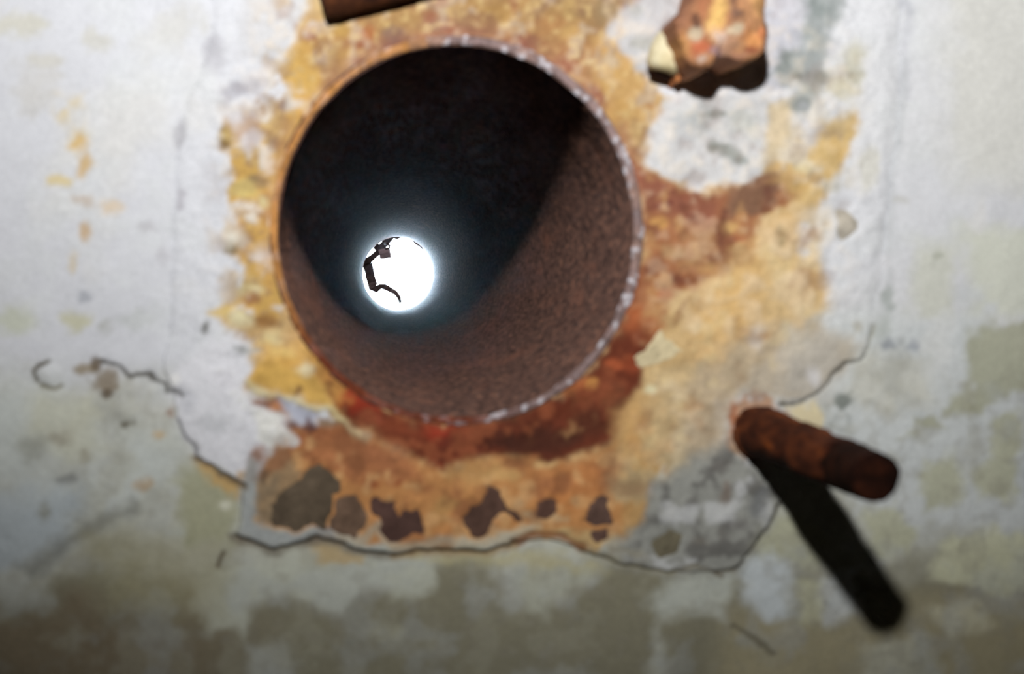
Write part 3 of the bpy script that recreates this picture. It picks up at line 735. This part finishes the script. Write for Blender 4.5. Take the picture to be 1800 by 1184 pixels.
# the rest of the room behind the camera
def box(name, lo, hi, mat, label):
    x0, y0, z0 = lo; x1, y1, z1 = hi
    v = [(x, y, z) for x in (x0, x1) for y in (y0, y1) for z in (z0, z1)]
    f = [[0, 1, 3, 2], [4, 6, 7, 5], [0, 4, 5, 1], [2, 3, 7, 6], [0, 2, 6, 4], [1, 5, 7, 3]]
    return tag(mesh_obj(name, v, f, mat, None, False, (x0, y0, z0)), label, None, None, 'structure')


YB = -2.6
box('wall_left', (RX[0] - .3, YB - .3, -.2), (RX[0], DEPTH, 2.8), M_CONC, 'bare concrete side wall left of the camera')
box('wall_right', (RX[1], YB - .3, -.2), (RX[1] + .3, DEPTH, 2.8), M_CONC, 'bare concrete side wall right of the camera')
box('wall_back', (RX[0], YB - .3, -.2), (RX[1], YB, 2.8), M_CONC, 'bare concrete wall behind the camera')
box('floor', (RX[0], YB, -.2), (RX[1], DEPTH, 0), M_CONC, 'bare concrete floor')
box('ceiling', (RX[0], YB, 2.6), (RX[1], DEPTH, 2.8), M_CONC, 'bare concrete ceiling')

# ------------------------------------------------------------------ the pipe
M_PIPE = ramp_mat('rusted_pipe_steel', [(66, 51, 48), (94, 71, 64), (116, 87, 76), (158, 112, 90)], scale=330, drough=1.0, rough=1.0, spec=0.05, blotch=((146, 98, 80), 40, .54, .76), stretch=(1, .3, 1), bump=0.4, detail=8, lo=.36, hi=.72, dist=0.0012)
M_RIM = surface_mat('worn_pipe_end', rough=0.85, spec=0.2, grain=900, grain_amt=.35, bump=0.8)
M_DARK = ramp_mat('dark_weathered_scrap', [(40, 38, 38), (70, 68, 70)], scale=120, rough=0.7)
M_TAG = ramp_mat('grey_scrap_plate', [(120, 120, 128), (150, 150, 158)], scale=60, rough=0.7)

pipe = empty('steel_pipe', (PIPE_C.x, 0, PIPE_C.z))
tag(pipe, 'wide round rusted steel pipe through the wall, daylight at its far end', 'pipe')
nt_ = 128
ta = np.linspace(0, 2 * np.pi, nt_, endpoint=False)
ys = np.concatenate([[-0.0008], 0.0008 + 0.002 * np.arange(60), np.linspace(0.125, DEPTH + 0.015, 70)])
nr = len(ys)
TT, YY = np.meshgrid(ta, ys)
ax_ = TT * PIPE_R / 0.006
rn = 0.00028 * fbm(ax_ * 1.0 + 50, YY / 0.006, 2.2, 4, 3) + .0002 * fbm(np.cos(TT) * 40 + 60, YY * 60 + np.sin(TT) * 40, 9, 3, 5)
RR_ = PIPE_R + rn
vin = np.stack([PIPE_C.x + RR_ * np.cos(TT), YY, PIPE_C.z + RR_ * PIPE_E * np.sin(TT)], -1).reshape(-1, 3)
RO = PIPE_R + 17 * K
vout = np.array([(PIPE_C.x + RO * math.cos(t), y, PIPE_C.z + RO * PIPE_E * math.sin(t)) for y in (ys[0], ys[-1]) for t in ta])
fs = []
for j in range(nr - 1):
    for i in range(nt_):
        k = (i + 1) % nt_
        fs.append([j * nt_ + i, j * nt_ + k, (j + 1) * nt_ + k, (j + 1) * nt_ + i])
b0 = nr * nt_
for i in range(nt_):
    k = (i + 1) % nt_
    fs += [[b0 + i, b0 + nt_ + i, b0 + nt_ + k, b0 + k], [i, b0 + i, b0 + k, k], [(nr - 1) * nt_ + i, (nr - 1) * nt_ + k, b0 + nt_ + k, b0 + nt_ + i]]
mesh_obj('barrel', np.vstack([vin, vout]), fs, M_PIPE, pipe, True, (PIPE_C.x, 0, PIPE_C.z))

# the worn lip of the mouth, with beads of slag and lime on it
na, nb = 540, 16
ta = np.linspace(0, 2 * np.pi, na, endpoint=False); tb = np.linspace(0, 2 * np.pi, nb, endpoint=False)
TA, TB = [a.ravel() for a in np.meshgrid(ta, tb, indexing='ij')]
wob = fbm(np.cos(TA) * 300 + 500, np.sin(TA) * 300 + 500, 40, 3, 2)
rq_ = 311 + 9 * np.cos(TB)
bead = fbm(np.cos(TA) * rq_ + 900, np.sin(TA) * rq_ + 900, 13, 2, 6)
lf_ = np.maximum(sstep(.0, .8, -np.cos(TA)), sstep(.75, .95, -np.sin(TA)) * .8); rad = (8.0 + 1.8 * wob + 2.0 * np.clip(bead, 0, 1)) * (1 - .35 * lf_) * K
cx = PIPE_R + 8.5 * K + rad * np.cos(TB) * 1.0
yy = -0.0011 - rad * np.sin(TB) * (0.5 - .3 * lf_) - .00018 * bead
lipv = np.stack([PIPE_C.x + cx * np.cos(TA), yy, PIPE_C.z + cx * PIPE_E * np.sin(TA)], -1)
lf = [[i * nb + j, i * nb + (j + 1) % nb, ((i + 1) % na) * nb + (j + 1) % nb, ((i + 1) % na) * nb + j] for i in range(na) for j in range(nb)]
g_ = lin((150, 128, 126)) * .85; w_ = lin((206, 202, 210))
r_ = lin((206, 146, 84)) * .8 + sstep(.2, .7, -np.sin(TA))[:, None] * (lin((132, 66, 42)) - lin((206, 146, 84))) * .8
left = sstep(-.1, .55, -np.cos(TA) + .2 * wob); down = sstep(.35, .75, -np.sin(TA)) * (1 - sstep(-.1, .45, np.cos(TA)))
lc = g_ + (np.clip(np.maximum(left, .95 * down) + .2 * wob, 0, 1))[:, None] * (r_ - g_)
lc = lc * (1 + .3 * fbm(np.cos(TA) * rq_ + 900, np.sin(TA) * rq_ + 500, 14, 3, 4))[:, None]
lc = lc + (sstep(.45, .9, bead) * (1 - .85 * left) * (1 - .6 * down))[:, None] * (w_ - lc)
rim = mesh_obj('rim', lipv, lf, M_RIM, pipe, True, (PIPE_C.x, 0, PIPE_C.z), lc)
tag(rim, 'worn grey lip of the pipe mouth')


def ribbon(name, pts, widths, thick, y, mat, parent=None, loc=None):
    """a bent strip of scrap: outline through photograph points at depth y, with thickness and a slight twist"""
    P3 = [wall_pt(u, v, y) for u, v in pts]
    V3, Fc = [], []
    kf = (D + y) / F
    for i, p in enumerate(P3):
        t = (P3[min(i + 1, len(P3) - 1)] - P3[max(i - 1, 0)]).normalized()
        nrm = Vector((-t.z, 0, t.x)); w = widths[i] * kf / 2
        dy = 0.012 * math.sin(i * 1.3)
        for a, b in ((-1, -1), (1, -1), (1, 1), (-1, 1)):
            q = p + nrm * w * a; V3.append((q.x, q.y + dy + thick / 2 * b, q.z))
    for i in range(len(P3) - 1):
        for j in range(4):
            Fc.append([i * 4 + j, i * 4 + (j + 1) % 4, i * 4 + 4 + (j + 1) % 4, i * 4 + 4 + j])
    Fc += [[3, 2, 1, 0], [len(V3) - 4 + j for j in range(4)]]
    return mesh_obj(name, V3, Fc, mat, parent, False, loc if loc is not None else P3[0])


YE = DEPTH - 0.03
for pts in ([(683, 417), (694, 415), (705, 417), (699, 420)], [(722, 420), (733, 425), (743, 436), (745, 441), (738, 434), (730, 429)], [(656, 436), (664, 427), (668, 430), (660, 440)]):
    c_ = [wall_pt(u, v, YE) for u, v in pts]
    n_ = len(c_)
    V3 = [tuple(p) for p in c_] + [(p.x, p.y + .012, p.z) for p in c_]
    Fc = [list(range(n_)), list(range(2 * n_ - 1, n_ - 1, -1))] + [[i, (i + 1) % n_, n_ + (i + 1) % n_, n_ + i] for i in range(n_)]
    mesh_obj('rust_flake', V3, Fc, M_DARK, pipe, False, c_[0])

strip = ribbon('bent_strip', [(690, 417), (680, 424), (671, 434), (664, 444), (655, 452), (646, 459), (645, 463), (649, 475), (651, 486), (654, 496), (656, 504), (662, 508), (669, 503), (677, 504), (686, 509), (695, 514), (701, 522), (704, 532)],
               [6, 12, 13, 10, 10, 13, 18, 16, 16, 16, 17, 13, 9, 10, 9, 8, 7, 5], 0.012, YE, M_DARK)
tag(strip, 'dark crooked strip of scrap dangling across the bright far end of the pipe', 'scrap strip')
plate = ribbon('hanging_plate', [(675, 437), (676.5, 445), (678, 454)], [20, 20, 20], 0.01, YE - .02, M_TAG)
tag(plate, 'small grey square plate hanging in the bright far end of the pipe', 'plate')
lp = ribbon('wire_loop', [(674, 427), (680, 428), (685, 432), (684, 436), (677, 438)], [4, 4, 4, 4, 4], 0.006, YE - .02, M_DARK, plate, None)

# ------------------------------------------------------------------ rusted bars and stubs let into the wall
BAR_C = [(40, 19, 13), (64, 31, 19), (88, 45, 24), (140, 72, 26)]
M_BAR = ramp_mat('dark_rusted_bar', BAR_C, scale=130, rough=0.9, spec=0.1, bump=0.9, detail=6, lo=.34, hi=.74, dist=.002, drough=1.0, stretch=(1, .4, 1))
M_TIP = ramp_mat('blackened_end_and_bolt_shade', [(24, 12, 9), (40, 20, 13), (60, 30, 18)], scale=160, rough=0.95, spec=0.1, bump=.8, dist=.002)
M_STUB = surface_mat('scaling_rusty_iron', rough=0.8, spec=0.3, grain=700, grain_amt=.25, bump=0.9, bump_scale=350)
M_CREAM = surface_mat('old_cream_paint', rough=0.7, spec=0.3, grain=600, grain_amt=.12, bump=0.5)


def rod(p0, p1, r0, r1, segs=48, rings=40, seed=3, amp=0.06, flat=1.0):
    """verts and quads of a rough tapered rod, with rounded end caps"""
    p0, p1 = Vector(p0), Vector(p1)
    ax = (p1 - p0); ln = ax.length; ax.normalize()
    sx = ax.cross(Vector((0, 0, 1)) if abs(ax.z) < .8 else Vector((1, 0, 0))).normalized(); sy = ax.cross(sx)
    V3, Fc = [], []
    prof = [(0.0, t) for t in (0.0,)] + [(i / rings, 1.0) for i in range(rings + 1)]
    tt = np.linspace(0, 2 * np.pi, segs, endpoint=False)
    rows = []
    for i in range(rings + 1):
        s = i / rings; rows.append((s * ln, r0 + (r1 - r0) * s))
    rows += [(ln + r1 * .05, r1 * .93), (ln + r1 * .08, r1 * .8), (ln + r1 * .09, r1 * .5), (ln + r1 * .09, r1 * .2)]
    rows = [(0, r0 * .05)] + rows
    for (s, r) in rows:
        nz = fbm(np.cos(tt) * 30 + 100 + seed * 31, np.sin(tt) * 30 + s * 1500 + 200, 26, 4, seed) * amp + 0.5 * amp * fbm(np.cos(tt) * 30 + 300, np.sin(tt) * 30 + s * 1500 + 100, 9, 3, seed + 2)
        for t, z in zip(tt, nz):
            q = p0 + ax * (s + z * r * .3) + (sx * math.cos(t) + sy * math.sin(t) * flat) * r * (1 + z)
            V3.append(tuple(q))
    nn = len(rows)
    for j in range(nn - 1):
        for i in range(segs):
            k = (i + 1) % segs
            Fc.append([j * segs + i, j * segs + k, (j + 1) * segs + k, (j + 1) * segs + i])
    Fc.append([(nn - 1) * segs + i for i in range(segs)])
    return V3, Fc


# the bar sticking straight out of the wall
BB = wall_pt(1334, 758)
HB_ = 0.135
bar = empty('steel_bar', (BB.x, 0, BB.z))
tag(bar, 'thick rust brown bar sticking straight out of the wall, lower right of the pipe', 'bar')
v_, f_ = rod((BB.x, 0.02, BB.z), (BB.x, -HB_ * .80, BB.z), 48 * K, 38 * K, seed=2, amp=.075)
mesh_obj('shaft', v_, f_, M_BAR, bar, True, (BB.x, 0, BB.z))
v_, f_ = rod((BB.x, -HB_ * .785, BB.z), (BB.x, -HB_, BB.z), 37.6 * K, 34.5 * K, seed=5, amp=.05, rings=14)
tag(mesh_obj('tip', v_, f_, M_TIP, bar, True, (BB.x, -HB_ * .8, BB.z)), 'blackened outer end of the bar')
v_, f_ = rod((BB.x - 4 * K, 0.01, BB.z), (BB.x - 4 * K, -.0052, BB.z), 52 * K, 45 * K, seed=8, amp=.12, rings=8)
tag(mesh_obj('rust_collar', v_, f_, ramp_mat('red_rust_crust', [(84, 42, 24), (124, 70, 38), (164, 102, 58)], scale=220, bump=.9, rough=.95), bar, True, (BB.x, 0, BB.z)), 'orange crust of rust at the foot of the bar')

# the bar along the top edge
ye = -36 * K
e0 = wall_pt(568, 2, ye); e1 = wall_pt(568 + 260, 2 - 66, ye)
top = empty('steel_bar', tuple(e0))
tag(top, 'dark rusted bar lying along the wall above the pipe, cut by the top edge', 'bar')
v_, f_ = rod(e1, e0, 33 * K, 33 * K, seed=11, amp=.05)
M_TOP = ramp_mat('soot_dark_rust', [(42, 22, 14), (66, 36, 20), (86, 48, 26)], scale=130, rough=.9, spec=.15, bump=.8, dist=.002)
mesh_obj('shaft', v_, f_, M_TOP, top, True, tuple(e0))
e2 = wall_pt(568 + 262, 2 - 66, 0.02)
v_, f_ = rod(e2, (e2.x, ye - 20 * K, e2.z), 33 * K, 33 * K, seed=12, amp=.05)
mesh_obj('foot', v_, f_, M_TOP, top, True, (e2.x, 0, e2.z))


def stub(name, outline, h, parent, loc, paint, base, flare=1.07, seed=4, dome=0.004, amp=1.0, n=150):
    """a rough lump let into the wall: outline of its outer face (photograph points at height h), sides down to the wall"""
    P = np.array(outline, float)
    seg = np.roll(P, -1, 0) - P
    ln = np.hypot(*seg.T); cum = np.concatenate([[0], np.cumsum(ln)])
    q = []
    for s in np.linspace(0, cum[-1], n, endpoint=False):
        i = np.searchsorted(cum, s, 'right') - 1
        q.append(P[i] + seg[i] * (s - cum[i]) / ln[i])
    q = np.array(q)
    for _ in range(2):
        q = (np.roll(q, 1, 0) + 2 * q + np.roll(q, -1, 0)) / 4
    q = q + amp * np.stack([fbm(q[:, 0], q[:, 1], 22, 3, seed), fbm(q[:, 0], q[:, 1], 22, 3, seed + 3)], -1) * 3
    c = q.mean(0)
    rows = []
    for t in np.linspace(0, 1, 13):                 # sides, from inside the wall to the outer edge
        rows.append((q, -h * t + 0.006 * (1 - t), 1 + (flare - 1) * (1 - t)))
    for k in np.linspace(0.97, 0.04, 22):           # outer face
        rows.append((c + (q - c) * k, -h - dome * (1 - k ** 3) ** .7, 1.0))
    V3, UVp = [], []
    for (qq, y, fl) in rows:
        for (u, v) in qq:
            uu, vv = c[0] + (u - c[0]) * fl, c[1] + (v - c[1]) * fl
            p = wall_pt(uu, vv, -h); V3.append((p.x, y, p.z)); UVp.append((u, v))
    V3 = np.array(V3); UVp = np.array(UVp)
    nz = fbm(V3[:, 0] * 4000, V3[:, 2] * 4000 + V3[:, 1] * 2600, 26, 4, seed) * 0.0013 * amp + fbm(V3[:, 0] * 4000 + V3[:, 1] * 3000, V3[:, 2] * 4000, 10, 3, seed + 1) * 0.0005 * amp
    V3[:, 1] -= nz
    V3[:, 2] += nz * .6
    lay = Layer(UVp[:, 0], UVp[:, 1], np.minimum(lin(base), .85))
    paint(lay)
    R_ = len(rows)
    Fc = [[j * n + i, j * n + (i + 1) % n, (j + 1) * n + (i + 1) % n, (j + 1) * n + i] for j in range(R_ - 1) for i in range(n)]
    Fc.append([(R_ - 1) * n + i for i in range(n)])
    return V3, Fc, lay.C


def paint_stub(l):
    l.C += (0.6 * sstep(-.1, .5, l.mid))[:, None] * (lin((136, 86, 64)) - l.C)
    l.C += (0.5 * sstep(.1, .6, l.sm))[:, None] * (lin((200, 150, 104)) - l.C)
    for x, y, rx, ry, c in ((1258, -10, 16, 60, (238, 190, 104)), (1256, 45, 14, 26, (240, 194, 108)), (1262, 65, 16, 14, (226, 180, 140)), (1200, 30, 22, 24, (150, 100, 74)),  # tall yellow band is a highlight painted down the ridge
                            (1222, -10, 20, 40, (164, 110, 76)), (1235, 10, 10, 30, (176, 110, 70)), (1310, 10, 26, 40, (192, 138, 92)), (1330, -20, 14, 50, (226, 170, 100)),
                            (1232, 84, 18, 12, (196, 98, 58)), (1262, 92, 18, 10, (160, 128, 132)), (1265, 68, 12, 9, (226, 198, 182)), (1222, 64, 12, 10, (200, 184, 156)),
                            (1292, 55, 10, 9, (208, 192, 162)), (1325, 70, 18, 14, (232, 156, 84)), (1340, 55, 8, 10, (236, 140, 80)), (1320, 88, 16, 6, (150, 74, 46)),
                            (1222, 43, 6, 9, (86, 52, 40)), (1292, 30, 12, 10, (110, 82, 72)), (1200, 80, 12, 20, (200, 140, 74)), (1285, 0, 8, 30, (140, 100, 78)),
                            (1236, 108, 7, 6, (200, 180, 166)), (1190, 130, 12, 14, (206, 130, 74)), (1300, 98, 20, 8, (176, 124, 96)), (1285, 80, 14, 14, (186, 140, 108))):
        l.blob(x, y, rx, ry, c, L=.97, a=.85)


SC_ = wall_pt(1262, 60)
iron = empty('iron_stub', (SC_.x, 0, SC_.z))
tag(iron, 'rusty stub of iron channel standing out of the wall, upper right of the pipe', 'iron stub')
HS = 0.039
v_, f_, c_ = stub('body', [(1183, 34), (1205, 12), (1228, -6), (1240, -70), (1340, -70), (1344, 0), (1345, 40), (1350, 62), (1346, 82), (1334, 98), (1312, 106),
                           (1297, 106), (1284, 96), (1270, 93), (1258, 104), (1250, 120), (1236, 122), (1220, 118), (1208, 108), (1203, 88), (1190, 62)], HS, iron, None, paint_stub, (172, 120, 84), flare=1.0)
mesh_obj('body', v_, f_, M_STUB, iron, True, (SC_.x, 0, SC_.z), c_)


def paint_web(l):
    l.C += (0.5 * sstep(.0, .6, l.mid))[:, None] * (lin((120, 74, 56)) - l.C)


v_, f_, c_ = stub('web', [(1188, 138), (1200, 100), (1215, 90), (1240, 96), (1240, 112), (1212, 130), (1194, 142), (1186, 143)], 0.014, iron, None, paint_web, (190, 122, 74), flare=1.12, dome=.001, n=80)
tag(mesh_obj('rust_ledge', v_, f_, M_STUB, iron, True, (SC_.x, 0, SC_.z), c_), 'orange lower edge at the foot of the stub')


# the painted-over bolt beside it
def bolt_profile():
    a = wall_pt(1166, 121, -.013); b = wall_pt(1180, 68, -.013)
    return a, b


a_, b_ = bolt_profile()
BC = (a_ + b_) / 2
axv = (b_ - a_); bl = axv.length; axv.normalize()
sx_ = axv.cross(Vector((0, 1, 0))).normalized(); sy_ = Vector((0, -1, 0))
prof = [(-.10, 8), (-.12, 18), (-.08, 25), (0, 29.5), (.1, 31), (.3, 31), (.5, 31), (.7, 29), (.9, 27), (1.05, 24), (1.2, 17), (1.28, 9), (1.3, 2)]
V3, cc = [], []
ns = 40
for s, r in prof:
    for i in range(ns):
        t = 2 * math.pi * i / ns
        q = a_ + axv * bl * s + (sx_ * math.cos(t) + sy_ * math.sin(t)) * r * 1.04 * K
        V3.append(q)
V3 = np.array([tuple(q) for q in V3])
nz = fbm(V3[:, 0] * 4000, V3[:, 2] * 4000 + V3[:, 1] * 2600, 30, 3, 6) * .0009
V3[:, 1] -= nz; V3[:, 0] += nz * .5
uu, vv = to_px(V3[:, 0], V3[:, 2], V3[:, 1].mean())
lay = Layer(uu, vv, lin((226, 216, 182)))
lay.C += (0.5 * sstep(.1, .6, lay.sm))[:, None] * (lin((190, 176, 132)) - lay.C)
lay.C += (.8 * sstep(112, 134, vv))[:, None] * (lin((160, 146, 100)) - lay.C)  # underside shade painted into the lower end
fc = [[j * ns + i, j * ns + (i + 1) % ns, (j + 1) * ns + (i + 1) % ns, (j + 1) * ns + i] for j in range(len(prof) - 1) for i in range(ns)]
fc += [list(range(ns))[::-1], [(len(prof) - 1) * ns + i for i in range(ns)]]
bolt = empty('painted_bolt', tuple(BC))
tag(bolt, 'cream painted bolt lying against the wall left of the iron stub', 'bolt')
mesh_obj('shank', V3, fc, M_CREAM, bolt, True, tuple(BC), lay.C)
v_, f_ = rod(a_ + Vector((0, .004, 0)) + axv * .001, a_ - axv * 10 * K + Vector((0, .003, 0)), 22 * K, 20 * K, seed=9, amp=.05, rings=6, segs=28)  # dark piece added in place of the shade under the bolt
tag(mesh_obj('bolt_shade', v_, f_, M_TIP, bolt, True, tuple(BC)), 'dark piece standing in for the shadow under the bolt')
